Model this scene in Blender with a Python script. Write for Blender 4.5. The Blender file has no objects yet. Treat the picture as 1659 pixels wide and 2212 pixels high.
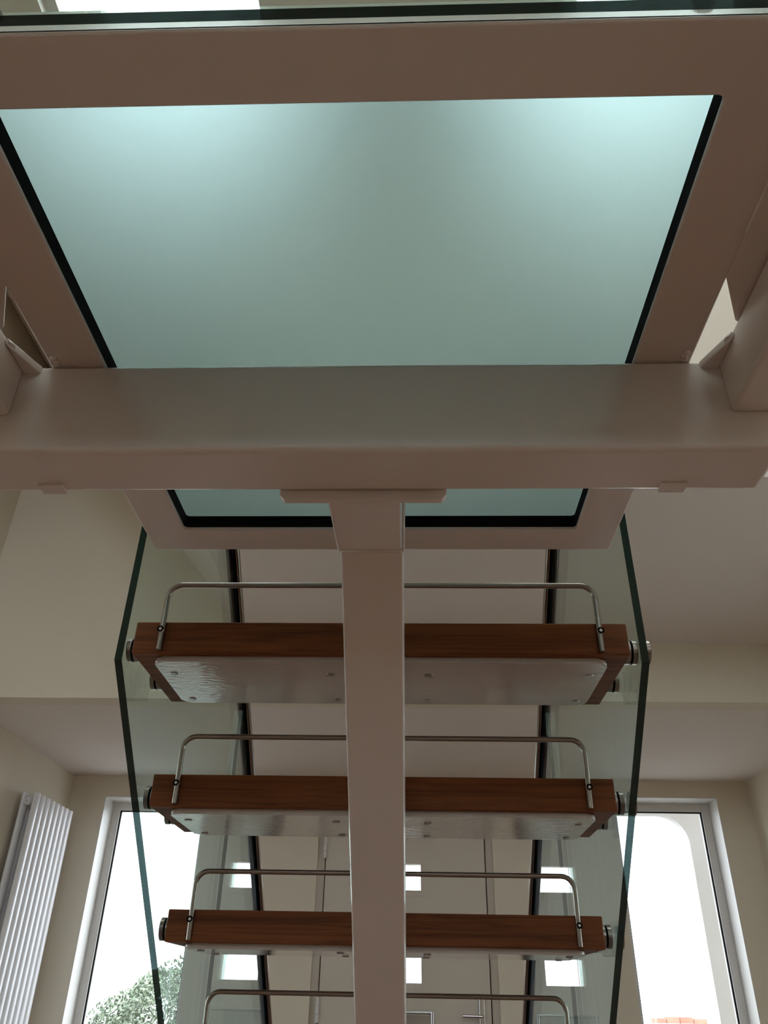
import bpy, bmesh, math, random
from mathutils import Vector, Matrix
random.seed(7)
S = bpy.context.scene
C = S.collection

# ------------------------------------------------------------------ camera
cam_d = bpy.data.cameras.new('camera')
cam = bpy.data.objects.new('camera', cam_d); C.objects.link(cam)
cam_d.sensor_fit = 'VERTICAL'; cam_d.sensor_height = 36.0
cam_d.lens = 36.0 * 1707.5 / 2212.0
cam_d.clip_start = 0.02; cam_d.clip_end = 200
_F = Vector((-0.03594883, 0.84984766, 0.52580095))
_R = Vector((0.99935233, 0.03142041, 0.01754084))
_U = _R.cross(_F)
m3 = Matrix((_R, _U, -_F)).transposed()
cam.matrix_world = Matrix.Translation((0.062, 0, 1.152)) @ m3.to_4x4()
S.camera = cam

# ------------------------------------------------------------------ world / exposure
EXPOSURE = 3.0
w = bpy.data.worlds.new('overcast_sky'); S.world = w; w.use_nodes = True
nt = w.node_tree; nt.nodes.clear()
out = nt.nodes.new('ShaderNodeOutputWorld'); bg = nt.nodes.new('ShaderNodeBackground')
tc = nt.nodes.new('ShaderNodeTexCoord'); sep = nt.nodes.new('ShaderNodeSeparateXYZ')
rmp = nt.nodes.new('ShaderNodeValToRGB')
rmp.color_ramp.elements[0].position = 0.0; rmp.color_ramp.elements[0].color = (0.80, 0.86, 0.95, 1)
rmp.color_ramp.elements[1].position = 1.0; rmp.color_ramp.elements[1].color = (1.0, 1.05, 1.1, 1)
nt.links.new(tc.outputs['Generated'], sep.inputs[0]); nt.links.new(sep.outputs['Z'], rmp.inputs[0])
nt.links.new(rmp.outputs[0], bg.inputs['Color']); bg.inputs['Strength'].default_value = 1.0
nt.links.new(bg.outputs[0], out.inputs[0])
S.view_settings.view_transform = 'Standard'
S.view_settings.look = 'None'
S.view_settings.gamma = 1.0
S.view_settings.use_curve_mapping = False
S.view_settings.exposure = EXPOSURE
S.cycles.use_denoising = True
S.cycles.max_bounces = 14; S.cycles.diffuse_bounces = 8; S.cycles.glossy_bounces = 6
S.cycles.transmission_bounces = 8; S.cycles.transparent_max_bounces = 24
S.cycles.sample_clamp_indirect = 6.0
S.cycles.caustics_reflective = False; S.cycles.caustics_refractive = False

# ------------------------------------------------------------------ materials
def mat(name):
    m = bpy.data.materials.new(name); m.use_nodes = True
    m.node_tree.nodes.clear()
    o = m.node_tree.nodes.new('ShaderNodeOutputMaterial')
    return m, m.node_tree, o
def principled(name, col, rough=0.5, metal=0.0, bump=None, var=0.0, coat=0.0, scale_vec=(1,1,1), col2=None, nscale=6.0, spec=0.5):
    m, t, o = mat(name)
    p = t.nodes.new('ShaderNodeBsdfPrincipled'); p.inputs['Specular IOR Level'].default_value = spec
    p.inputs['Base Color'].default_value = (*col, 1); p.inputs['Roughness'].default_value = rough
    p.inputs['Metallic'].default_value = metal; p.inputs['Coat Weight'].default_value = coat
    t.links.new(p.outputs[0], o.inputs[0])
    tc = t.nodes.new('ShaderNodeTexCoord'); mp = t.nodes.new('ShaderNodeMapping')
    mp.inputs['Scale'].default_value = scale_vec
    t.links.new(tc.outputs['Object'], mp.inputs[0])
    if col2 is not None:
        n = t.nodes.new('ShaderNodeTexNoise'); n.inputs['Scale'].default_value = nscale
        n.inputs['Detail'].default_value = 6
        t.links.new(mp.outputs[0], n.inputs['Vector'])
        r = t.nodes.new('ShaderNodeValToRGB')
        r.color_ramp.elements[0].position = 0.35; r.color_ramp.elements[1].position = 0.68
        r.color_ramp.elements[0].color = (*col, 1); r.color_ramp.elements[1].color = (*col2, 1)
        t.links.new(n.outputs['Fac'], r.inputs[0]); t.links.new(r.outputs[0], p.inputs['Base Color'])
    if bump:
        n = t.nodes.new('ShaderNodeTexNoise'); n.inputs['Scale'].default_value = bump[0]
        n.inputs['Detail'].default_value = 3
        t.links.new(mp.outputs[0], n.inputs['Vector'])
        b = t.nodes.new('ShaderNodeBump'); b.inputs['Strength'].default_value = bump[1]
        b.inputs['Distance'].default_value = bump[2]
        t.links.new(n.outputs['Fac'], b.inputs['Height']); t.links.new(b.outputs[0], p.inputs['Normal']); t.links.new(b.outputs[0], p.inputs['Coat Normal'])
    return m
def schlick(t, f0=0.04, mult=0.96):
    lw = t.nodes.new('ShaderNodeLayerWeight'); lw.inputs['Blend'].default_value = 0.5
    pw = t.nodes.new('ShaderNodeMath'); pw.operation = 'POWER'; pw.inputs[1].default_value = 5
    t.links.new(lw.outputs['Facing'], pw.inputs[0])
    ma = t.nodes.new('ShaderNodeMath'); ma.operation = 'MULTIPLY_ADD'
    ma.inputs[1].default_value = mult; ma.inputs[2].default_value = f0
    t.links.new(pw.outputs[0], ma.inputs[0])
    return ma.outputs[0]
def glass_mat(name, tint, dust_haze=0.0):
    m, t, o = mat(name)
    tr = t.nodes.new('ShaderNodeBsdfTransparent'); tr.inputs[0].default_value = (*tint, 1)
    gl = t.nodes.new('ShaderNodeBsdfGlossy'); gl.inputs['Roughness'].default_value = 0.0
    gl.inputs['Color'].default_value = (0.95, 1.0, 0.98, 1)
    mx = t.nodes.new('ShaderNodeMixShader')
    t.links.new(schlick(t), mx.inputs[0]); t.links.new(tr.outputs[0], mx.inputs[1]); t.links.new(gl.outputs[0], mx.inputs[2])
    last = mx
    if dust_haze:  # dust streaks plus a painted bluish haze of window light, stronger low down
        tc = t.nodes.new('ShaderNodeTexCoord'); mp = t.nodes.new('ShaderNodeMapping')
        mp.inputs['Scale'].default_value = (20, 26, 2.0)
        n = t.nodes.new('ShaderNodeTexNoise'); n.inputs['Scale'].default_value = 1.0; n.inputs['Detail'].default_value = 7
        t.links.new(tc.outputs['Object'], mp.inputs[0]); t.links.new(mp.outputs[0], n.inputs['Vector'])
        mr = t.nodes.new('ShaderNodeMapRange'); mr.inputs['From Min'].default_value = 0.35; mr.inputs['From Max'].default_value = 0.75
        mr.inputs['To Min'].default_value = dust_haze * 0.75; mr.inputs['To Max'].default_value = dust_haze * 1.4
        t.links.new(n.outputs['Fac'], mr.inputs[0])
        sx = t.nodes.new('ShaderNodeSeparateXYZ'); t.links.new(tc.outputs['Object'], sx.inputs[0])
        mz = t.nodes.new('ShaderNodeMapRange'); mz.inputs['From Min'].default_value = 1.85; mz.inputs['From Max'].default_value = 1.45
        mz.inputs['To Min'].default_value = 0.08; mz.inputs['To Max'].default_value = 1.0; mz.interpolation_type = 'SMOOTHSTEP'
        t.links.new(sx.outputs['Z'], mz.inputs[0])
        mm = t.nodes.new('ShaderNodeMath'); mm.operation = 'MULTIPLY'
        t.links.new(mr.outputs[0], mm.inputs[0]); t.links.new(mz.outputs[0], mm.inputs[1]); mr = mm
        tl = t.nodes.new('ShaderNodeBsdfTranslucent'); tl.inputs[0].default_value = (0.75, 0.87, 1.0, 1)
        m2 = t.nodes.new('ShaderNodeMixShader')
        t.links.new(mr.outputs[0], m2.inputs[0]); t.links.new(mx.outputs[0], m2.inputs[1]); t.links.new(tl.outputs[0], m2.inputs[2])
        last = m2
    t.links.new(last.outputs[0], o.inputs[0])
    return m
def frosted_mat(name, rough, frost, col):
    m, t, o = mat(name)
    rf = t.nodes.new('ShaderNodeBsdfRefraction'); rf.inputs['Roughness'].default_value = rough; rf.inputs['IOR'].default_value = 1.45
    rf.inputs[0].default_value = (*col, 1)
    tl = t.nodes.new('ShaderNodeBsdfTranslucent'); tl.inputs[0].default_value = (*col, 1)
    df = t.nodes.new('ShaderNodeBsdfDiffuse'); df.inputs[0].default_value = (0.30, 0.52, 0.44, 1)
    gl = t.nodes.new('ShaderNodeBsdfGlossy'); gl.inputs['Roughness'].default_value = 0.12
    m0 = t.nodes.new('ShaderNodeMixShader'); m0.inputs[0].default_value = frost
    t.links.new(rf.outputs[0], m0.inputs[1]); t.links.new(tl.outputs[0], m0.inputs[2])
    m1 = t.nodes.new('ShaderNodeMixShader'); m1.inputs[0].default_value = 0.15 * frost
    t.links.new(m0.outputs[0], m1.inputs[1]); t.links.new(df.outputs[0], m1.inputs[2])
    m2 = t.nodes.new('ShaderNodeMixShader'); t.links.new(schlick(t, 0.03, 0.6), m2.inputs[0])
    t.links.new(m1.outputs[0], m2.inputs[1]); t.links.new(gl.outputs[0], m2.inputs[2])
    t.links.new(m2.outputs[0], o.inputs[0])
    return m

def edge_mat():
    m, t, o = mat('glass_edge_green')
    p = t.nodes.new('ShaderNodeBsdfPrincipled'); p.inputs['Base Color'].default_value = (0.002, 0.016, 0.012, 1); p.inputs['Roughness'].default_value = 0.06
    tr = t.nodes.new('ShaderNodeBsdfTransparent'); tr.inputs[0].default_value = (0.10, 0.16, 0.16, 1)
    mx = t.nodes.new('ShaderNodeMixShader'); mx.inputs[0].default_value = 0.15
    t.links.new(p.outputs[0], mx.inputs[1]); t.links.new(tr.outputs[0], mx.inputs[2]); t.links.new(mx.outputs[0], o.inputs[0])
    return m

def wood_mat():
    m, t, o = mat('oak_wood')
    p = t.nodes.new('ShaderNodeBsdfPrincipled'); p.inputs['Roughness'].default_value = 0.6; p.inputs['Specular IOR Level'].default_value = 0.25
    t.links.new(p.outputs[0], o.inputs[0])
    tc = t.nodes.new('ShaderNodeTexCoord'); oi = t.nodes.new('ShaderNodeObjectInfo')
    add = t.nodes.new('ShaderNodeVectorMath'); add.operation = 'ADD'
    cmb = t.nodes.new('ShaderNodeCombineXYZ')
    mul = t.nodes.new('ShaderNodeMath'); mul.operation = 'MULTIPLY'; mul.inputs[1].default_value = 9.0
    t.links.new(oi.outputs['Random'], mul.inputs[0]); t.links.new(mul.outputs[0], cmb.inputs[0]); t.links.new(mul.outputs[0], cmb.inputs[2])
    t.links.new(tc.outputs['Object'], add.inputs[0]); t.links.new(cmb.outputs[0], add.inputs[1])
    mp = t.nodes.new('ShaderNodeMapping'); mp.inputs['Scale'].default_value = (2.2, 40, 60)
    t.links.new(add.outputs[0], mp.inputs[0])
    n = t.nodes.new('ShaderNodeTexNoise'); n.inputs['Scale'].default_value = 1.3; n.inputs['Detail'].default_value = 9
    n.inputs['Distortion'].default_value = 1.2; n.inputs['Roughness'].default_value = 0.62
    t.links.new(mp.outputs[0], n.inputs['Vector'])
    r = t.nodes.new('ShaderNodeValToRGB')
    e = r.color_ramp.elements
    e[0].position = 0.30; e[0].color = (0.075, 0.024, 0.008, 1)
    e[1].position = 0.72; e[1].color = (0.24, 0.085, 0.028, 1)
    k = r.color_ramp.elements.new(0.48); k.color = (0.165, 0.053, 0.017, 1)
    t.links.new(n.outputs['Fac'], r.inputs[0]); t.links.new(r.outputs[0], p.inputs['Base Color'])
    b = t.nodes.new('ShaderNodeBump'); b.inputs['Strength'].default_value = 0.15; b.inputs['Distance'].default_value = 0.001
    t.links.new(n.outputs['Fac'], b.inputs['Height']); t.links.new(b.outputs[0], p.inputs['Normal'])
    return m

M = dict(
    cream=principled('cream_wall_paint', (0.70, 0.64, 0.53), 0.75, bump=(60, 0.08, 0.002)),
    door=principled('door_paint', (0.60, 0.535, 0.46), 0.5, bump=(60, 0.05, 0.001)),
    ceil=principled('ceiling_paint', (0.74, 0.68, 0.635), 0.8, bump=(50, 0.06, 0.002)),
    white=principled('white_window_paint', (0.68, 0.665, 0.64), 0.4),
    steel=principled('white_gloss_steel_paint', (0.68, 0.615, 0.575), 0.20, bump=(260, 0.10, 0.0006)),
    plate=principled('orange_peel_paint', (0.50, 0.46, 0.43), 0.09, coat=0.6, bump=(130, 0.35, 0.0014), scale_vec=(0.5, 1.2, 1)),
    inox=principled('brushed_stainless', (0.30, 0.27, 0.24), 0.28, 1.0, bump=(300, 0.1, 0.0003), scale_vec=(0.1, 1, 1)),
    inox_dark=principled('polished_tube', (0.34, 0.30, 0.28), 0.10, 1.0),
    chrome=principled('chrome', (0.72, 0.72, 0.74), 0.12, 1.0),
    rubber=principled('black_rubber', (0.0015, 0.0015, 0.0015), 0.9, spec=0.12),
    edge=edge_mat(),
    wood=wood_mat(),
    floor=principled('oak_floor', (0.19, 0.105, 0.07), 0.4, col2=(0.25, 0.145, 0.10), scale_vec=(1, 8, 1), nscale=3),
    radiator=principled('white_radiator_enamel', (0.78, 0.78, 0.80), 0.28),
    clear=glass_mat('clear_glass', (0.86, 0.93, 0.89), 0.06),
    pane=glass_mat('window_glass', (0.97, 0.985, 0.98)),
    frosted=frosted_mat('frosted_glass', 0.62, 0.40, (0.84, 1.0, 1.0)),
    frost_top=frosted_mat('satin_glass_top', 0.35, 0.15, (0.85, 1.0, 0.99)),
    render=principled('outdoor_render', (0.56, 0.55, 0.55), 0.9, bump=(90, 0.3, 0.004)),
    leaf=principled('hedge_leaf', (0.10, 0.14, 0.09), 0.5, col2=(0.19, 0.22, 0.15), nscale=9),
    bark=principled('hedge_wood', (0.14, 0.10, 0.07), 0.8),
    brick=principled('red_brick', (0.36, 0.13, 0.09), 0.85, col2=(0.46, 0.20, 0.14), nscale=4),
    stone=principled('coping_stone', (0.45, 0.27, 0.22), 0.8),
    ground=principled('paved_ground', (0.20, 0.20, 0.195), 0.9, col2=(0.24, 0.235, 0.23), nscale=2),
)

# ------------------------------------------------------------------ mesh helpers
def link(name, me, m, parent=None):
    o = bpy.data.objects.new(name, me); C.objects.link(o)
    for x in (m if isinstance(m, (list, tuple)) else [m]): me.materials.append(M[x])
    if parent: o.parent = parent
    return o
def finish(name, bm, m, parent=None, smooth=False, origin=None):
    me = bpy.data.meshes.new(name)
    bmesh.ops.recalc_face_normals(bm, faces=bm.faces)
    if origin is not None:
        bmesh.ops.translate(bm, verts=bm.verts, vec=-Vector(origin))
    bm.to_mesh(me); bm.free()
    if smooth: me.polygons.foreach_set('use_smooth', [True] * len(me.polygons))
    o = link(name, me, m, parent)
    if origin is not None: o.location = origin
    return o
def bxm(bm, x0, x1, y0, y1, z0, z1, bevel=0.0, seg=3):
    r = bmesh.ops.create_cube(bm, size=1.0)
    vs = r['verts']
    for v in vs:
        v.co = Vector(((x0 + x1) / 2 + v.co.x * (x1 - x0), (y0 + y1) / 2 + v.co.y * (y1 - y0), (z0 + z1) / 2 + v.co.z * (z1 - z0)))
    if bevel:
        es = list({e for v in vs for e in v.link_edges})
        bmesh.ops.bevel(bm, geom=es, offset=bevel, segments=seg, profile=0.5, affect='EDGES')
def shade(o, angle=40):
    me = o.data
    me.polygons.foreach_set('use_smooth', [True] * len(me.polygons))
    try: me.set_sharp_from_angle(angle=math.radians(angle))
    except Exception: pass
    if o.modifiers.get('normals') is None:
        wn = o.modifiers.new('normals', 'WEIGHTED_NORMAL'); wn.mode = 'FACE_AREA'; wn.weight = 100; wn.keep_sharp = True
    return o
def box(name, x0, x1, y0, y1, z0, z1, m, parent=None, bevel=0.0, seg=3):
    bm = bmesh.new(); bxm(bm, x0, x1, y0, y1, z0, z1, bevel, seg)
    o = finish(name, bm, m, parent)
    if bevel: shade(o)
    return o
def prismm(bm, pts, axis, a0, a1, bevel=0.0, seg=2, side_mat=None):
    """pts: 2-D outline; extruded along axis from a0 to a1 (x: pts are y,z; y: x,z; z: x,y)."""
    def mk(p, a):
        if axis == 'x': return (a, p[0], p[1])
        if axis == 'y': return (p[0], a, p[1])
        return (p[0], p[1], a)
    v0 = [bm.verts.new(mk(p, a0)) for p in pts]; v1 = [bm.verts.new(mk(p, a1)) for p in pts]
    n = len(pts); fs = [bm.faces.new(v0), bm.faces.new(v1[::-1])]; ss = []
    for i in range(n): ss.append(bm.faces.new((v0[i], v0[(i + 1) % n], v1[(i + 1) % n], v1[i])))
    if side_mat is not None:
        for f in ss: f.material_index = side_mat
    if bevel:
        es = list({e for f in fs + ss for e in f.edges})
        bmesh.ops.bevel(bm, geom=es, offset=bevel, segments=seg, profile=0.5, affect='EDGES')
def prism(name, pts, axis, a0, a1, m, parent=None, bevel=0.0, side_mat=None):
    bm = bmesh.new(); prismm(bm, pts, axis, a0, a1, bevel, side_mat=side_mat)
    o = finish(name, bm, m, parent)
    if bevel: shade(o)
    return o
def cylm(bm, p0, p1, r, n=24, r2=None):
    p0, p1 = Vector(p0), Vector(p1); d = p1 - p0
    res = bmesh.ops.create_cone(bm, cap_ends=True, segments=n, radius1=r, radius2=r if r2 is None else r2, depth=d.length)
    q = d.to_track_quat('Z', 'Y').to_matrix().to_4x4()
    bmesh.ops.transform(bm, matrix=Matrix.Translation((p0 + p1) / 2) @ q, verts=res['verts'])
def cyl(name, p0, p1, r, m, parent=None, n=24, r2=None):
    bm = bmesh.new(); cylm(bm, p0, p1, r, n, r2)
    return shade(finish(name, bm, m, parent))
def tubem(bm, path, r, n=12, round_end=False):
    path = [Vector(p) for p in path]; rings = []
    up = None
    for i, p in enumerate(path):
        d = (path[min(i + 1, len(path) - 1)] - path[max(i - 1, 0)]).normalized()
        if up is None:
            up = d.orthogonal().normalized()
        up = (up - d * up.dot(d)).normalized(); s = d.cross(up)
        rings.append([bm.verts.new(p + (up * math.cos(2 * math.pi * k / n) + s * math.sin(2 * math.pi * k / n)) * r) for k in range(n)])
    for a, b in zip(rings, rings[1:]):
        for k in range(n): bm.faces.new((a[k], a[(k + 1) % n], b[(k + 1) % n], b[k]))
    bm.faces.new(rings[0][::-1]); bm.faces.new(rings[-1])
def tag(o, label=None, cat=None, group=None, kind=None):
    if label: o['label'] = label
    if cat: o['category'] = cat
    if group: o['group'] = group
    if kind: o['kind'] = kind
    return o
def empty(name, loc, label=None, cat=None, group=None, kind=None):
    o = bpy.data.objects.new(name, None); o.empty_display_size = 0.1; C.objects.link(o)
    o.location = loc; return tag(o, label, cat, group, kind)
def struct(o, label=None, cat=None):
    return tag(o, label, cat, kind='structure')
def keep(child_list, root):
    """parent world-space children to a root that stands away from the origin"""
    for c in child_list:
        c.parent = root; c.matrix_parent_inverse = Matrix.Translation(-Vector(root.location))

# ------------------------------------------------------------------ setting
XL, XR, YN, YF = -2.224, 2.2435, -2.8, 5.403
ZC = 2.412; YE = 3.795; ZS = 2.715; ZTOP = 4.5; YS = 2.3
T = 0.30
struct(box('floor', XL - T, XR + T, YN - T, YF + T, -0.2, 0, 'floor'), 'warm oak floor of the stair hall, below the picture', 'floor')
SW = (1.45, 2.70, 0.75, 2.10)            # unseen low side windows, added to light the soffit and spine: y0, y1, z0, z1
for nm, xa, xb, side, lab in (('wall_left', XL - T, XL, -1, 'cream wall on the left behind the tubular radiator'),
                              ('wall_right', XR, XR + T, 1, 'cream wall at the right edge beside the right window')):
    bm = bmesh.new()
    for a in ((YN, SW[0], 0, ZTOP + .2), (SW[1], YF, 0, ZTOP + .2), (SW[0], SW[1], 0, SW[2]), (SW[0], SW[1], SW[3], ZTOP + .2)):
        bxm(bm, xa, xb, a[0], a[1], a[2], a[3])
    struct(finish(nm, bm, 'cream'), lab, 'wall')
    xc = xa + .10 if side < 0 else xb - .10
    r_ = empty('window_%d' % (8 if side < 0 else 9), (xc, (SW[0] + SW[1]) / 2, SW[2]), 'added low side window in the %s wall, lighting the soffit' % ('left' if side < 0 else 'right'), 'window', kind='structure')
    bm = bmesh.new()
    for a in ((SW[0], SW[0] + .06, SW[2], SW[3]), (SW[1] - .06, SW[1], SW[2], SW[3]), (SW[0] + .06, SW[1] - .06, SW[2], SW[2] + .06), (SW[0] + .06, SW[1] - .06, SW[3] - .06, SW[3])):
        bxm(bm, xc - .035, xc + .035, a[0], a[1], a[2], a[3])
    keep([finish('window_frame', bm, 'white'), box('pane', xc - .005, xc + .005, SW[0] + .06, SW[1] - .06, SW[2] + .06, SW[3] - .06, 'pane')], r_)
for k, xx in enumerate(((-30, XL - T), (XR + T, 30))):
    gs = box('ground_side', xx[0], xx[1], YN - T, YF + T, -.25, -.05, 'ground'); struct(gs, 'paved ground beside the house on the %s' % ('left', 'right')[k], 'ground')
BWS = [(-1.3, 1.3, 2.75, 4.1)]  # unseen back window, added to brighten the bulkhead
bm = bmesh.new()
for a in ((XL - T, -1.3, 0, ZTOP + .2), (1.3, XR + T, 0, ZTOP + .2), (-1.3, 1.3, 4.1, ZTOP + .2), (-1.3, 1.3, 0, 2.75)):
    bxm(bm, a[0], a[1], YN - T, YN, a[2], a[3])
struct(finish('wall_back', bm, 'cream'), 'cream wall behind the viewer', 'wall')
for k, BW in enumerate(BWS):
    r_ = empty('window_%d' % (3 + k), (0, YN - .15, BW[2]), 'wide upper window added behind the viewer to light the bulkhead', 'window', kind='structure')
    bm = bmesh.new()
    for a in ((BW[0], BW[0] + .06, BW[2], BW[3]), (BW[1] - .06, BW[1], BW[2], BW[3]), (-.03, .03, BW[2] + .06, BW[3] - .06), (BW[0] + .06, BW[1] - .06, BW[2], BW[2] + .06), (BW[0] + .06, BW[1] - .06, BW[3] - .06, BW[3])):
        bxm(bm, a[0], a[1], YN - .2, YN - .13, a[2], a[3])
    keep([finish('window_frame', bm, 'white'), box('pane', BW[0] + .06, -.03, YN - .17, YN - .16, BW[2] + .06, BW[3] - .06, 'pane'),
          box('pane', .03, BW[1] - .06, YN - .17, YN - .16, BW[2] + .06, BW[3] - .06, 'pane')], r_)
gb = box('ground_back', -30, 30, -40, YN - T, -.25, -.05, 'ground'); struct(gb, 'paved ground behind the house', 'ground')

# far wall with two tall windows and the door opening
LW = (-1.980, -1.301, 0.10, 2.276); RW = (1.357, 2.032, 0.10, 2.309); DO = (-0.543, 0.564, 0.0, 2.215)
bm = bmesh.new()
for a in ((XL - T, LW[0], 0, ZC), (LW[0], LW[1], LW[3], ZC), (LW[0], LW[1], 0, LW[2]), (LW[1], DO[0], 0, ZC), (DO[0], DO[1], DO[3], ZC),
          (DO[1], RW[0], 0, ZC), (RW[0], RW[1], RW[3], ZC), (RW[0], RW[1], 0, RW[2]), (RW[1], XR + T, 0, ZC)):
    bxm(bm, a[0], a[1], YF, YF + T, a[2], a[3])
struct(finish('wall_front', bm, 'cream'), 'cream wall with the front door and two tall windows', 'wall')

# low ceiling over the entrance: slab from YE to the far wall
struct(box('ceiling', XL - T, XR + T, YE + .12, YF + T, ZC, ZC + 0.15, 'ceil'), 'low flat ceiling over the front door and windows', 'ceiling')
# bulkhead / upper wall face
XK = -0.776; XK2 = XL
zl = ZS + (XK - XK2) * 1.235
struct(prism('wall_bulkhead', [(XR + T, ZC), (XR + T, ZS), (XK, ZS), (XK2, zl), (XK2 - T, zl), (XK2 - T, ZC)], 'y', YE, YE + 0.12, 'cream'),
       'cream bulkhead face stepping up from the low ceiling to the soffit', 'wall')
# soffit: flat part and raking part on the left
struct(box('ceiling_soffit', XK, XR, YS, YE, ZS, ZS + 0.12, 'ceil'), 'grey-white flat soffit above the stair flight', 'ceiling')
YR = 2.78
struct(prism('ceiling_rake', [(XK, ZS), (XK, ZS + .12), (XK2, zl + .12), (XK2, zl)], 'y', YR, YE + 0.12, 'ceil'),
       'sloping soffit rising to the left wall', 'ceiling')
# walls above the soffit's near edges, up to the top ceiling
struct(prism('wall_upper', [(XK, ZS + .12), (XR, ZS + .12), (XR, ZTOP), (XK, ZTOP)], 'y', YS, YS + 0.12, 'cream'),
       'cream upper wall standing over the near edge of the soffit', 'wall')
struct(box('wall_upper_side', XK, XK + .12, YS + .12, YR, ZS + .12, ZTOP, 'cream'), 'cream upper wall facing the left wall over the soffit', 'wall')
struct(prism('wall_upper_end', [(XK, ZS + .12), (XK, ZTOP), (XK2, ZTOP), (XK2, zl + .12)], 'y', YR, YR + 0.12, 'cream'), 'small cream wall over the sloping soffit', 'wall')
# top ceiling with three rooflights
def ceiling_with_holes(x0, x1, y0, y1, z0, z1, holes):
    bm = bmesh.new()
    xs = sorted({x0, x1, *[h[0] for h in holes], *[h[1] for h in holes]})
    ys = sorted({y0, y1, *[h[2] for h in holes], *[h[3] for h in holes]})
    for xa, xb in zip(xs, xs[1:]):
        for ya, yb in zip(ys, ys[1:]):
            cx, cy = (xa + xb) / 2, (ya + yb) / 2
            if any(h[0] < cx < h[1] and h[2] < cy < h[3] for h in holes): continue
            bxm(bm, xa, xb, ya, yb, z0, z1)
    return bm
holes = [(-1.25, -0.50, -1.45, -0.60), (0.67, 1.42, -1.45, -0.60), (-1.42, -0.62, 1.10, 2.15), (0.62, 1.42, 1.10, 2.15)]
struct(finish('ceiling_top', ceiling_with_holes(XL, XR, YN, YR + .12, ZTOP, ZTOP + 0.2, holes), 'ceil'), 'high ceiling with rooflights above the landing', 'ceiling')
for i, h in enumerate(holes):
    r = empty('window_%d' % (5 + i), ((h[0] + h[1]) / 2, (h[2] + h[3]) / 2, ZTOP),
              ['rooflight above and behind the viewer on the left', 'rooflight above and behind the viewer on the right',
               'rooflight over the landing, glimpsed at the top left edge', 'rooflight over the landing on the right'][i], 'window', kind='structure')
    bm = bmesh.new(); f = 0.05
    bxm(bm, h[0], h[0] + f, h[2], h[3], ZTOP + .05, ZTOP + .12); bxm(bm, h[1] - f, h[1], h[2], h[3], ZTOP + .05, ZTOP + .12)
    bxm(bm, h[0] + f, h[1] - f, h[2], h[2] + f, ZTOP + .05, ZTOP + .12); bxm(bm, h[0] + f, h[1] - f, h[3] - f, h[3], ZTOP + .05, ZTOP + .12)
    fr = finish('window_frame', bm, 'white'); pn = box('pane', h[0] + f, h[1] - f, h[2] + f, h[3] - f, ZTOP + .08, ZTOP + .10, 'pane')
    keep([fr, pn], r)

def tall_window(n, Wn, label):
    x0, x1, z0, z1 = Wn; d = 0.17; f = 0.055
    r = empty('window_%d' % n, ((x0 + x1) / 2, YF + d, z0), label, 'window', kind='structure')
    parts = []
    for a in ((x0, x0 + f, z0, z1), (x1 - f, x1, z0, z1)):
        parts.append(box('window_frame', a[0], a[1], YF + d, YF + d + .07, a[2], a[3], 'white', bevel=.004))
    parts.append(box('window_frame', x0 + f, x1 - f, YF + d, YF + d + .07, z1 - f, z1, 'white', bevel=.004))
    parts.append(box('window_frame', x0 + f, x1 - f, YF + d, YF + d + .07, z0, z0 + f, 'white', bevel=.004))
    bm = bmesh.new(); g = .006; gx0, gx1, gz0, gz1 = x0 + f, x1 - f, z0 + f, z1 - f; ya, yb = YF + d + .012, YF + d + .03
    bxm(bm, gx0, gx0 + g, ya, yb, gz0, gz1); bxm(bm, gx1 - g, gx1, ya, yb, gz0, gz1)
    bxm(bm, gx0 + g, gx1 - g, ya, yb, gz1 - g, gz1); bxm(bm, gx0 + g, gx1 - g, ya, yb, gz0, gz0 + g)
    parts.append(finish('glazing_gasket', bm, 'rubber'))
    parts.append(box('pane', gx0 + g, gx1 - g, YF + d + .018, YF + d + .024, gz0 + g, gz1 - g, 'pane'))
    # white plaster lining of the reveal
    t = .004
    bm = bmesh.new()
    bxm(bm, x0, x0 + t, YF + .001, YF + d, z0, z1); bxm(bm, x1 - t, x1, YF + .001, YF + d, z0, z1)
    bxm(bm, x0 + t, x1 - t, YF + .001, YF + d, z1 - t, z1)
    parts.append(finish('reveal_lining', bm, 'white'))
    parts.append(box('window_sill', x0 + t, x1 - t, YF - .03, YF + d, z0, z0 + .02, 'white', bevel=.004))
    keep(parts, r)
tall_window(1, LW, 'tall white framed window on the left beside the radiator')
tall_window(2, RW, 'tall white framed window on the right of the front door')

# front door
dr = empty('door_1', (0.011, YF, 0), 'cream front door with two small windows and a letterbox', 'door', kind='structure')
parts = []
bm = bmesh.new()
LX0, LX1, LZ1 = -0.490, 0.513, 2.165
bxm(bm, DO[0], LX0 - .008, YF + .035, YF + .11, 0, DO[3]); bxm(bm, LX1 + .008, DO[1], YF + .035, YF + .11, 0, DO[3])
bxm(bm, LX0 - .008, LX1 + .008, YF + .035, YF + .11, LZ1 + .008, DO[3])
parts.append(finish('door_frame', bm, 'door'))
bm = bmesh.new()
bxm(bm, LX0 - .008, LX0 - .001, YF + .045, YF + .10, 0.01, LZ1 + .008); bxm(bm, LX1 + .001, LX1 + .008, YF + .045, YF + .10, 0.01, LZ1 + .008)
parts.append(finish('door_seal', bm, 'rubber'))
WX0, WX1 = -0.090, 0.110
wz = [(1.738, 1.887), (1.243, 1.380)]
leaf = bmesh.new(); ya, yb = YF + .010, YF + .065
bxm(leaf, LX0, WX0, ya, yb, 0.01, LZ1); bxm(leaf, WX1, LX1, ya, yb, 0.01, LZ1)
zz = [0.01, wz[1][0], wz[1][1], wz[0][0], wz[0][1], LZ1]
for i in (0, 2, 4): bxm(leaf, WX0, WX1, ya, yb, zz[i], zz[i + 1])
lf = finish('door_leaf', leaf, 'door'); parts.append(lf)
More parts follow.
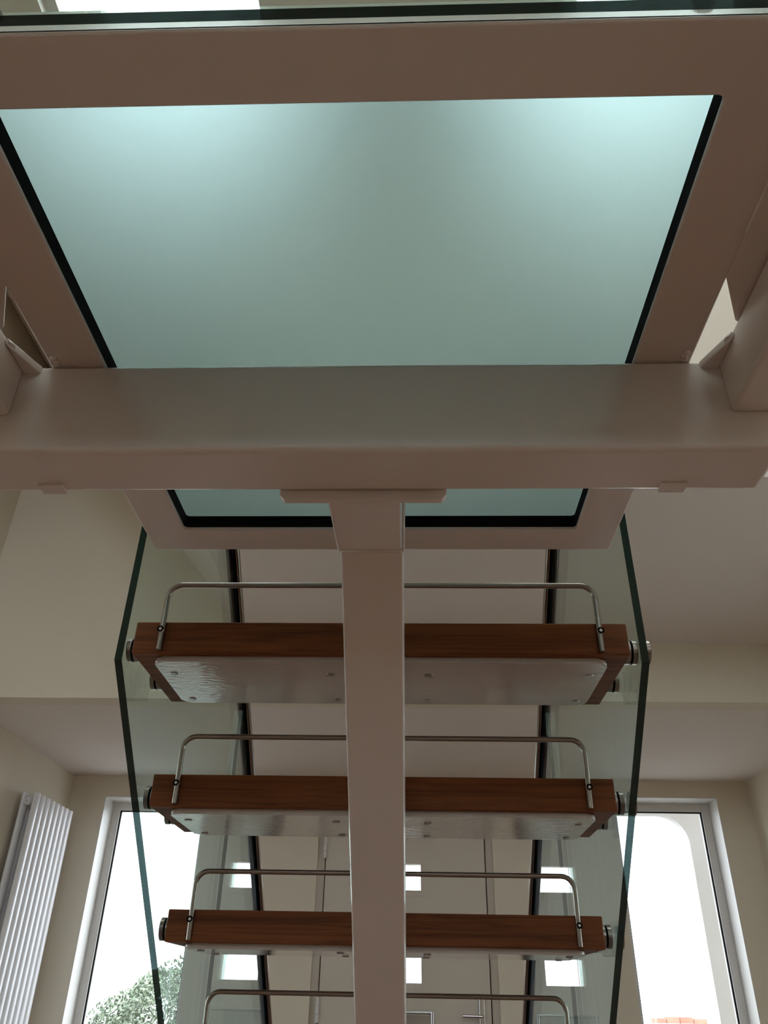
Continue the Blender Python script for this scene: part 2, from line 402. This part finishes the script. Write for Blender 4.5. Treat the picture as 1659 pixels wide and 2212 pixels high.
for z0, z1 in wz:
    f = .032; bm = bmesh.new()
    for a in ((WX0 - f, WX0, z0 - f, z1 + f), (WX1, WX1 + f, z0 - f, z1 + f), (WX0, WX1, z1, z1 + f), (WX0, WX1, z0 - f, z0)):
        bxm(bm, a[0], a[1], ya - .006, ya - .0002, a[2], a[3])
    wf = finish('window_frame', bm, 'door'); parts.append(wf)
    parts.append(box('pane', WX0, WX1, YF + .033, YF + .041, z0, z1, 'pane'))
for zc in (1.976, 1.10, 0.25):
    bm = bmesh.new()
    for k in range(3): cylm(bm, (LX0 - .005, YF - .006, zc - .062 + k * .0425), (LX0 - .005, YF - .006, zc - .0215 + k * .0425), .012, 12)
    h = shade(finish('hinge', bm, 'white')); parts.append(h)
bm = bmesh.new()
lx0, lx1, lz0, lz1 = -0.158, 0.180, 0.985, 1.102
b_ = .014
for a in ((lx0, lx0 + b_, lz0, lz1), (lx1 - b_, lx1, lz0, lz1), (lx0 + b_, lx1 - b_, lz1 - b_, lz1), (lx0 + b_, lx1 - b_, lz0, lz0 + b_)):
    bxm(bm, a[0], a[1], ya - .014, ya - .0002, a[2], a[3], .003, 2)
lb = shade(finish('letterbox', bm, 'chrome')); parts.append(lb)
fl = box('letterbox_flap', lx0 + b_, lx1 - b_, ya - .006, ya - .0004, lz0 + b_, lz1 - b_, 'chrome', bevel=.002); parts.append(fl)
hp = box('handle_plate', .442, .476, ya - .014, ya - .0002, .97, 1.177, 'chrome', bevel=.004); parts.append(hp)
bm = bmesh.new(); tubem(bm, [(.461, ya - .010, 1.085), (.461, ya - .045, 1.085), (.455, ya - .052, 1.085), (.345, ya - .052, 1.085)], .009, 12)
hd = shade(finish('door_handle', bm, 'chrome')); parts.append(hd)
keep(parts, dr)

# ------------------------------------------------------------------ staircase steelwork
FZ = 1.881                                   # underside of the landing frame
G, RISE = 0.2447, 0.2179
TY, TZ, TT, TD = 1.3435, 1.6828, 0.0607, 0.2775
sk = -RISE / G
st = empty('staircase_frame', (0, 1.057, 0), 'white gloss painted steel staircase frame: landing frame, cross beam and central spine beam', 'staircase')
P = []
# landing frame: flat flange, opening with mitred members (four parts), outer upstand
def member(pts, ux0, ux1, uy0, uy1, corner=None):
    bm = bmesh.new(); prismm(bm, pts, 'z', FZ, FZ + .006, .0012, 1)
    bxm(bm, ux0, ux1, uy0, uy1, FZ + .003, FZ + .039, .0015, 2)
    return shade(finish('landing_frame', bm, 'steel'), 30)
fx, fy0, fy1 = .4315, .366, 1.315; ox, oy0, oy1 = .357, .436, 1.2405
bm = bmesh.new()
ring_o = [(-fx, fy0), (fx, fy0), (fx, fy1), (-fx, fy1)]
def rr(x0, x1, y0, y1, r, n=4):
    pts = []
    for cx, cy, a in ((x1 - r, y0 + r, -90), (x1 - r, y1 - r, 0), (x0 + r, y1 - r, 90), (x0 + r, y0 + r, 180)):
        for k in range(n + 1):
            t_ = math.radians(a + 90 * k / n); pts.append((cx + r * math.cos(t_), cy + r * math.sin(t_)))
    return pts
def frame_ring(bm, outer, inner, z0, z1, chamf=0.0):
    """two matching outlines -> closed ring slab"""
    n = len(outer)
    A = [bm.verts.new((*p, z0)) for p in outer]; B = [bm.verts.new((*p, z0)) for p in inner]
    A2 = [bm.verts.new((*p, z1)) for p in outer]; B2 = [bm.verts.new((*p, z1)) for p in inner]
    for i in range(n):
        j = (i + 1) % n
        bm.faces.new((A[i], A[j], B[j], B[i])); bm.faces.new((A2[i], B2[i], B2[j], A2[j]))
        bm.faces.new((A[i], A2[i], A2[j], A[j])); bm.faces.new((B[i], B[j], B2[j], B2[i]))
frame_ring(bm, rr(-fx, fx, fy0, fy1, .006), rr(-ox, ox, oy0, oy1, .007), FZ, FZ + .006)
es = [e for e in bm.edges if all(abs(v.co.z - FZ) < 1e-5 for v in e.verts) and len({round(v.co.z, 4) for v in e.verts}) == 1
      and any(abs(f.normal.z) < .5 for f in e.link_faces)]
bmesh.ops.recalc_face_normals(bm, faces=bm.faces)
es = [e for e in bm.edges if all(abs(v.co.z - FZ) < 1e-5 for v in e.verts) and any(abs(f.normal.z) < .5 for f in e.link_faces)]
bmesh.ops.bevel(bm, geom=es, offset=.003, segments=3, profile=.5, affect='EDGES')
frame_ring(bm, rr(-fx, fx, fy0, fy1, .006), rr(-fx + .006, fx - .006, fy0 + .006, fy1 - .006, .003), FZ + .004, FZ + .039)
P.append(shade(finish('landing_frame', bm, 'steel'), 35))
# cross beam
ZB = 1.736
P.append(box('cross_beam', -.520, .520, .797, .892, ZB, FZ, 'steel', bevel=.009, seg=4))
# bolt heads under the beam ends
for sx in (-.425, .405):
    P.append(box('packer_plate', sx - .017, sx + .017, .870, .8915, ZB - .0035, ZB + .0005, 'steel', bevel=.0015, seg=2))
# side rails with gusset plates
for s in (-1, 1):
    a, b = sorted((s * .465, s * .520))
    P.append(box('side_rail', a, b, YN, .799, 1.793, 1.879, 'steel', bevel=.006, seg=3))
    a, b = sorted((s * .4290, s * .466))
    P.append(box('infill_plate', a, b, .38, .592, 1.8765, 1.8808, 'steel', bevel=.0008, seg=1))
    P.append(prism('infill_plate', [(s * .430, .5925), (s * .490, .5925), (s * .490, .745), (s * .4645, .725), (s * .430, .655)], 'z', 1.8812, 1.886, 'steel'))
    pts = [(s * .4645, .738), (s * .4645, .798), (s * .440, .798)]
    P.append(prism('gusset_plate', pts, 'z', 1.866, 1.878, 'steel', bevel=.002))
    bm = bmesh.new()
    pth = [(s * (.464 - .010 * k / 6 * 1.0 - .002 * (k % 2)),   .742 + .008 * k, 1.872 + .002 * math.sin(k * 2.1)) for k in range(7)]
    tubem(bm, pth, .003, 8)
    for q in ((s * .422, .794, 1.881), (s * .420, .788, 1.881), (s * .421, .782, 1.881)):
        rs = bmesh.ops.create_icosphere(bm, subdivisions=2, radius=.0048); bmesh.ops.translate(bm, verts=rs['verts'], vec=q)
    P.append(shade(finish('weld_bead', bm, 'steel'), 80))
# end plate and first spine piece
P.append(prism('end_plate', [(-.111, 1.724), (.102, 1.724), (.108, 1.731), (.108, 1.876), (-.118, 1.876), (-.118, 1.731)], 'y', .892, .903, 'steel', bevel=.002))
hw = .048
P.append(prism('spine_head', [(.902, 1.7245), (1.057, ZB), (1.074, 1.878), (.902, 1.878)], 'x', -hw - .005, hw - .002, 'steel', bevel=.004))
yb_ = 1.057 + ZB / -sk; yt_ = 1.074 + 1.881 / -sk
P.append(prism('spine_beam', [(1.056, ZB + .0005), (yb_, 0.012), (yt_, 0.012), (1.073, 1.880)], 'x', -hw, hw, 'steel', bevel=.006))
bm = bmesh.new(); tubem(bm, [(-hw, 1.057, ZB + .10), (-hw, 1.057, ZB), (hw, 1.057, ZB), (hw, 1.057, ZB + .10)], .0028, 8)
P.append(shade(finish('weld_bead', bm, 'steel'), 80))
P.append(box('foot_plate', -.1, .1, yb_ - .05, yt_ + .05, 0, .012, 'steel', bevel=.002))
ztop = lambda y: 1.881 + sk * (y - 1.074)
for k in range(8):
    y0 = TY + .03 + k * G; y1 = TY + .235 + k * G; zp = TZ - .0105 - k * RISE
    P.append(prism('tread_bracket', [(y0, ztop(y0) - .01), (y1, ztop(y1) - .01), (y1, zp), (y0, zp)], 'x', -.040, .040, 'steel', bevel=.002))
keep(P, st)

# landing glass
lg = empty('landing_glass', (0, .838, FZ + .006), 'frosted teal glass floor panel set in the white landing frame', 'glass panel')
bm = bmesh.new()
i_ = .0135
frame_ring(bm, rr(-ox - .04, ox + .04, oy0 - .04, oy1 + .04, .007), rr(-ox, ox, oy0, oy1, .007), FZ + .0062, FZ + .030)
sl = finish('rubber_seal', bm, 'rubber')
bm = bmesh.new(); bxm(bm, -ox - .06, ox + .06, oy0 - .06, oy1 + .06, FZ + .0302, FZ + .0425)
bm.faces.ensure_lookup_table()
for f in bm.faces:
    z_ = f.calc_center_median().z; f.material_index = 0 if z_ < FZ + .0305 else (2 if z_ > FZ + .0415 else 1)
gp = finish('glass', bm, ['frosted', 'edge', 'frost_top'])
keep([sl, gp], lg)

# near balustrade glass of the landing (edge crosses the very top of the picture)
def glass_slab(name, pts, axis, a0, a1):
    return prism(name, pts, axis, a0, a1, ['clear', 'edge'], side_mat=1)
ng = empty('glass_balustrade', (0, .353, 1.886), 'glass panel at the near edge of the landing, dark green edge across the top', 'balustrade')
g1 = glass_slab('glass', [(-.55, 1.887), (.55, 1.887), (.55, 2.90), (-.55, 2.90)], 'y', .3525, .3615)
q = []
for x in (-.32, .32):
    q.append(cyl('standoff', (x, .3615, 1.908), (x, .3662, 1.908), .010, 'inox'))
keep([g1] + q, ng)

# ------------------------------------------------------------------ treads
names = ['top oak tread, just below the landing, its white underside plate fully in view',
         'second oak tread down from the landing, its white plate reflecting the windows',
         'third oak tread down, seen almost edge-on with its plate as a thin strip',
         'fourth oak tread down, only its steel riser bar in view at the bottom edge',
         'fifth oak tread down from the landing', 'sixth oak tread down from the landing',
         'seventh oak tread down from the landing', 'bottom oak tread next to the floor']
def arc_path(x, ztop_, zbot, y, r, n=6):
    p = [(-x, y, zbot), (-x, y, ztop_ - r)]
    for k in range(1, n + 1):
        t_ = math.radians(90 * k / n); p.append((-x + r - r * math.cos(t_), y, ztop_ - r + r * math.sin(t_)))
    p2 = [(-a, b, c) for a, b, c in reversed(p)]
    return p + p2
def make_tread():
    r = empty('stair_tread', (0, 0, 0))
    o = box('board', -.45, .45, 0, TD, 0, TT, 'wood', r, bevel=.0015, seg=1)
    pl = bmesh.new(); prismm(pl, rr(-.414, .414, .016, .250, .018, 5), 'z', -.0105, -.0002, .0035, 3)
    pl = shade(finish('support_plate', pl, 'plate', r), 50)
    for x in (-.39, -.092, .092, .39):
        for y in (.078, .225):
            cyl('screw', (x, y, -.0122), (x, y, -.0100), .0075, 'inox', pl, 14, .0085)
    yb = -.0058
    bar = bmesh.new(); tubem(bar, arc_path(.399, .134, .004, yb, .026), .0052, 12)
    bar = shade(finish('riser_bar', bar, 'inox', r), 50)
    for x in (-.4, .4):
        b = bmesh.new(); cylm(b, (x, yb - .0075, .042), (x, yb - .003, .042), .0062, 16)
        n0 = len(b.faces); cylm(b, (x, yb - .0078, .042), (x, yb - .0074, .042), .0034, 4); b.faces.ensure_lookup_table()
        for f in list(b.faces)[n0:]: f.material_index = 1
        s1 = finish('screw', b, ['radiator', 'rubber'], bar)
    for s in (-1, 1):
        for y in (.056, .212):
            z = .027
            b = bmesh.new(); cylm(b, (s * .4502, y, z), (s * .462, y, z), .0225, 28); 
            so = shade(finish('standoff', b, 'inox', r))
            b = bmesh.new(); cylm(b, (s * .462, y, z), (s * .4665, y, z), .0205, 28)
            shade(finish('gasket', b, 'rubber', so))
            b = bmesh.new(); cylm(b, (s * .4665, y, z), (s * .4748, y, z), .0225, 28)
            if s > 0 and y < .1: cylm(b, (.4892, y, z), (.4985, y, z), .0225, 28)
            shade(finish('clamp_disc', b, 'inox', so))
    return r
def copy_tree(o, parent=None):
    c = o.copy(); C.objects.link(c)
    if parent: c.parent = parent
    for ch in list(o.children): copy_tree(ch, c)
    return c
proto = make_tread()
src_children = None
treads = [proto]
for k in range(1, 8): treads.append(copy_tree(proto))
for k, o in enumerate(treads):
    o.location = (0, TY + k * G, TZ - k * RISE)
    tag(o, names[k], 'stair tread', 'oak treads of the staircase')

# ------------------------------------------------------------------ side glass and handrails
zb = lambda y: 1.673 + sk * (y - 1.376)
zh = lambda y: 2.294 - .882 * (y - 2.067)
YJ = 2.442
for s, side in ((-1, 'left'), (1, 'right')):
    a, b = sorted((s * .475, s * .489))
    r = empty('glass_balustrade', (s * .482, 1.9, zb(1.9)), 'upper clear glass balustrade panel on the %s side of the stair, from landing to joint' % side, 'balustrade', 'stair side glass panels')
    bm = bmesh.new(); prismm(bm, [(1.369, zb(1.369)), (YJ - .002, zb(YJ)), (YJ - .002, zh(YJ)), (1.369, zh(1.369))], 'x', a, b, side_mat=1)
    for f in bm.faces:
        if abs(f.calc_center_median().y - YJ + .002) < 1e-4: f.material_index = 2
    g1 = finish('glass', bm, ['clear', 'edge', 'pane'])
    jc = s * .482
    j = prism('joint_seal', [(YJ - .0018, zb(YJ)), (YJ + .0018, zb(YJ)), (YJ + .0018, zh(YJ)), (YJ - .0018, zh(YJ))], 'x', jc - .005, jc + .005, 'rubber')
    keep([g1, j], r)
    r2 = empty('glass_balustrade', (s * .482, 3.3, .03), 'lower clear glass balustrade panel on the %s side of the stair, beyond the joint' % side, 'balustrade', 'stair side glass panels')
    yf = 1.376 + (1.673 - .03) / -sk
    pts = [(YJ + .002, zb(YJ)), (yf, .03), (3.42, .03), (3.42, zh(3.42)), (YJ + .002, zh(YJ))]
    bm = bmesh.new(); prismm(bm, pts, 'x', a, b, side_mat=1)
    for f in bm.faces:
        c = f.calc_center_median()
        if abs(c.y - YJ - .002) < 1e-4: f.material_index = 2
    g2 = finish('glass', bm, ['clear', 'edge', 'pane'])
    ft = box('floor_shoe', a - .012, b + .012, yf + .0, 3.43, 0, .05, 'inox', bevel=.002)
    keep([g2, ft], r2)
    # handrail: slim tube along the inner face of a black channel that caps the glass
    y0, y1 = 1.35, 3.46
    hr = empty('handrail', (s * .482, y0, zh(y0)), 'black channel and brown tube handrail capping the %s side glass of the stair' % side, 'handrail', 'stair handrails')
    bm = bmesh.new()
    prismm(bm, [(y0, zh(y0) - .040), (y1, zh(y1) - .040), (y1 + .012, zh(y1) - .028), (y1 + .012, zh(y1) + .004), (y1, zh(y1) + .016), (y0, zh(y0) + .016)], 'x', s * .4735, s * .4925, .003, 2)
    ch = shade(finish('channel', bm, 'rubber'), 50)
    bm = bmesh.new()
    tubem(bm, [(s * .4650, y0, zh(y0) - .008), (s * .4650, (y0 + y1) / 2, zh((y0 + y1) / 2) - .008), (s * .4650, y1, zh(y1) - .008)], .0095, 16)
    tb = shade(finish('tube', bm, 'inox_dark'), 60)
    keep([ch, tb], hr)

# ------------------------------------------------------------------ radiator
rd = empty('radiator', (XL, 4.93, .35), 'tall white double tubular radiator on the left wall beside the window', 'radiator')
P = []
ry0, ry1, n = 4.655, 5.235, 8
rz0, rz1 = .32, 2.140
xf = XL + .112
pit = (ry1 - ry0) / n
for layer, xo in ((0, xf), (1, XL + .045)):
    for k in range(n):
        y = ry0 + pit * (k + .5)
        bm = bmesh.new()
        pts = [(y + (pit * .46) * math.cos(t_), xo + .016 * math.sin(t_)) for t_ in [2 * math.pi * i / 20 for i in range(20)]]
        prismm(bm, [(p[1], p[0]) for p in pts], 'z', rz0, rz1)
        P.append(shade(finish('tube', bm, 'radiator'), 50))
for z in (rz0 + .06, rz1 - .05):
    P.append(cyl('header_pipe', ((xf + XL + .045) / 2, ry0 + .004, z), ((xf + XL + .045) / 2, ry1 - .004, z), .020, 'radiator'))
P.append(cyl('air_valve', ((xf + XL + .045) / 2, ry0 - .010, rz1 - .05), ((xf + XL + .045) / 2, ry0 + .004, rz1 - .05), .016, 'radiator', n=20))
P.append(cyl('valve_key', ((xf + XL + .045) / 2, ry0 - .015, rz1 - .05), ((xf + XL + .045) / 2, ry0 - .010, rz1 - .05), .006, 'chrome', n=12))
for z in (rz0 + .25, rz1 - .30):
    P.append(box('wall_bracket', XL + .001, XL + .04, 4.80, 4.84, z, z + .05, 'radiator'))
keep(P, rd)

# ------------------------------------------------------------------ outside
gr = box('ground', -30, 30, YF + T, 45, -.25, -.05, 'ground'); struct(gr, 'pale paved ground outside the windows', 'ground')
# arched white rendered porch seen through the right window
bm = bmesh.new()
arc = [(2.067, 0)]
R_ = .20; cx, cz = 2.067 - R_, 2.355 - R_
arc += [(2.067, cz)] + [(cx + R_ * math.cos(math.radians(a)), cz + R_ * math.sin(math.radians(a))) for a in range(10, 91, 10)]
outl = [(2.067, -.05)] + arc[1:] + [(1.15, 2.355), (1.15, -.05), (.85, -.05), (.85, 2.75), (2.75, 2.75), (2.75, -.05)]
prismm(bm, outl, 'y', 6.2, 6.27)
pr = finish('porch_wall', bm, 'render'); tag(pr, 'white rendered arched porch wall seen through the right window', 'wall')
tag(box('porch_shade_roof', .85, 2.95, YF + T + .001, 6.42, 2.751, 2.87, 'render'), 'unseen flat porch roof added to shade the arched wall', 'roof')  # out of view, added to keep sky light off the porch wall
tag(box('porch_shade_side', 2.751, 2.95, YF + T + .001, 6.42, -.05, 2.75, 'render'), 'unseen side wall added to shade the white porch', 'wall')  # closes the porch end, added only to dim its wall
# hedge behind the left window
hg = empty('hedge', (-2.3, 10.2, -.05), 'pale green leafy hedge seen low in the left window', 'hedge')
bm = bmesh.new()
tubem(bm, [(-2.3, 10.3, -.05), (-2.28, 10.3, .4), (-2.3, 10.25, .7)], .05, 8)
for a in range(6):
    t_ = a * 1.05
    tubem(bm, [(-2.3, 10.3, .3 + .06 * a), (-2.3 + .6 * math.cos(t_), 10.3 + .3 * math.sin(t_), .7), (-2.3 + .7 * math.cos(t_), 10.3 + .35 * math.sin(t_), .85)], .025, 6)
stem = finish('stem', bm, 'bark')
verts, faces = [], []
rnd = random.Random(3)
for i in range(26000):
    u = rnd.random() * 2 * math.pi; v = math.acos(2 * rnd.random() - 1)
    rad = 1 - .22 * rnd.random() ** 2
    lump = 1 + .06 * math.sin(5 * u + 2 * v) + .05 * math.sin(9 * v + 3 * u)
    c = Vector((-2.25 + 1.32 * rad * lump * math.sin(v) * math.cos(u), 10.3 + .8 * rad * lump * math.sin(v) * math.sin(u), .50 + 0.98 * rad * lump * math.cos(v)))
    if c.z < -.03: continue
    d = Vector((rnd.gauss(0, 1), rnd.gauss(0, 1), rnd.gauss(.4, 1))).normalized(); e = d.orthogonal().normalized()
    L = .020 + .014 * rnd.random(); Wd = L * .5
    b0 = len(verts)
    verts += [c - d * L, c + e * Wd + d.cross(e) * .006, c + d * L, c - e * Wd + d.cross(e) * .006]
    faces.append((b0, b0 + 1, b0 + 2, b0 + 3))
me = bpy.data.meshes.new('foliage'); me.from_pydata([tuple(v) for v in verts], [], faces)
fo = link('foliage', me, 'leaf'); fo['kind'] = 'stuff'
keep([stem, fo], hg)
# brick garden wall far outside the right window
bw = empty('garden_wall', (4.25, 15, -.05), 'far red brick garden wall with open piers at the bottom of the right window', 'wall')
P = []
bh, bl = .065, .215
for cx_, nrow in ((3.93, 13), (4.20, 13), (4.44, 13), (4.66, 13)):
    for r_ in range(nrow):
        jx = rnd.uniform(-.004, .004)
        P.append(box('brick', cx_ - .055 + jx, cx_ + .055 + jx, 15, 15.11, -.05 + r_ * .0745, -.05 + r_ * .0745 + bh, 'brick'))
for k in range(4):
    P.append(box('coping_brick', 3.85 + k * .213, 3.85 + k * .213 + .207, 14.98, 15.13, .925, .995 + (.02 if k in (1, 2) else 0), 'brick', bevel=.004, seg=1))
for k in range(5):
    P.append(box('brick', 3.62 + k * .225, 3.62 + k * .225 + .215, 15, 15.11, .0245 - .0745, .0245 - .0745 + bh, 'brick'))
keep(P, bw)
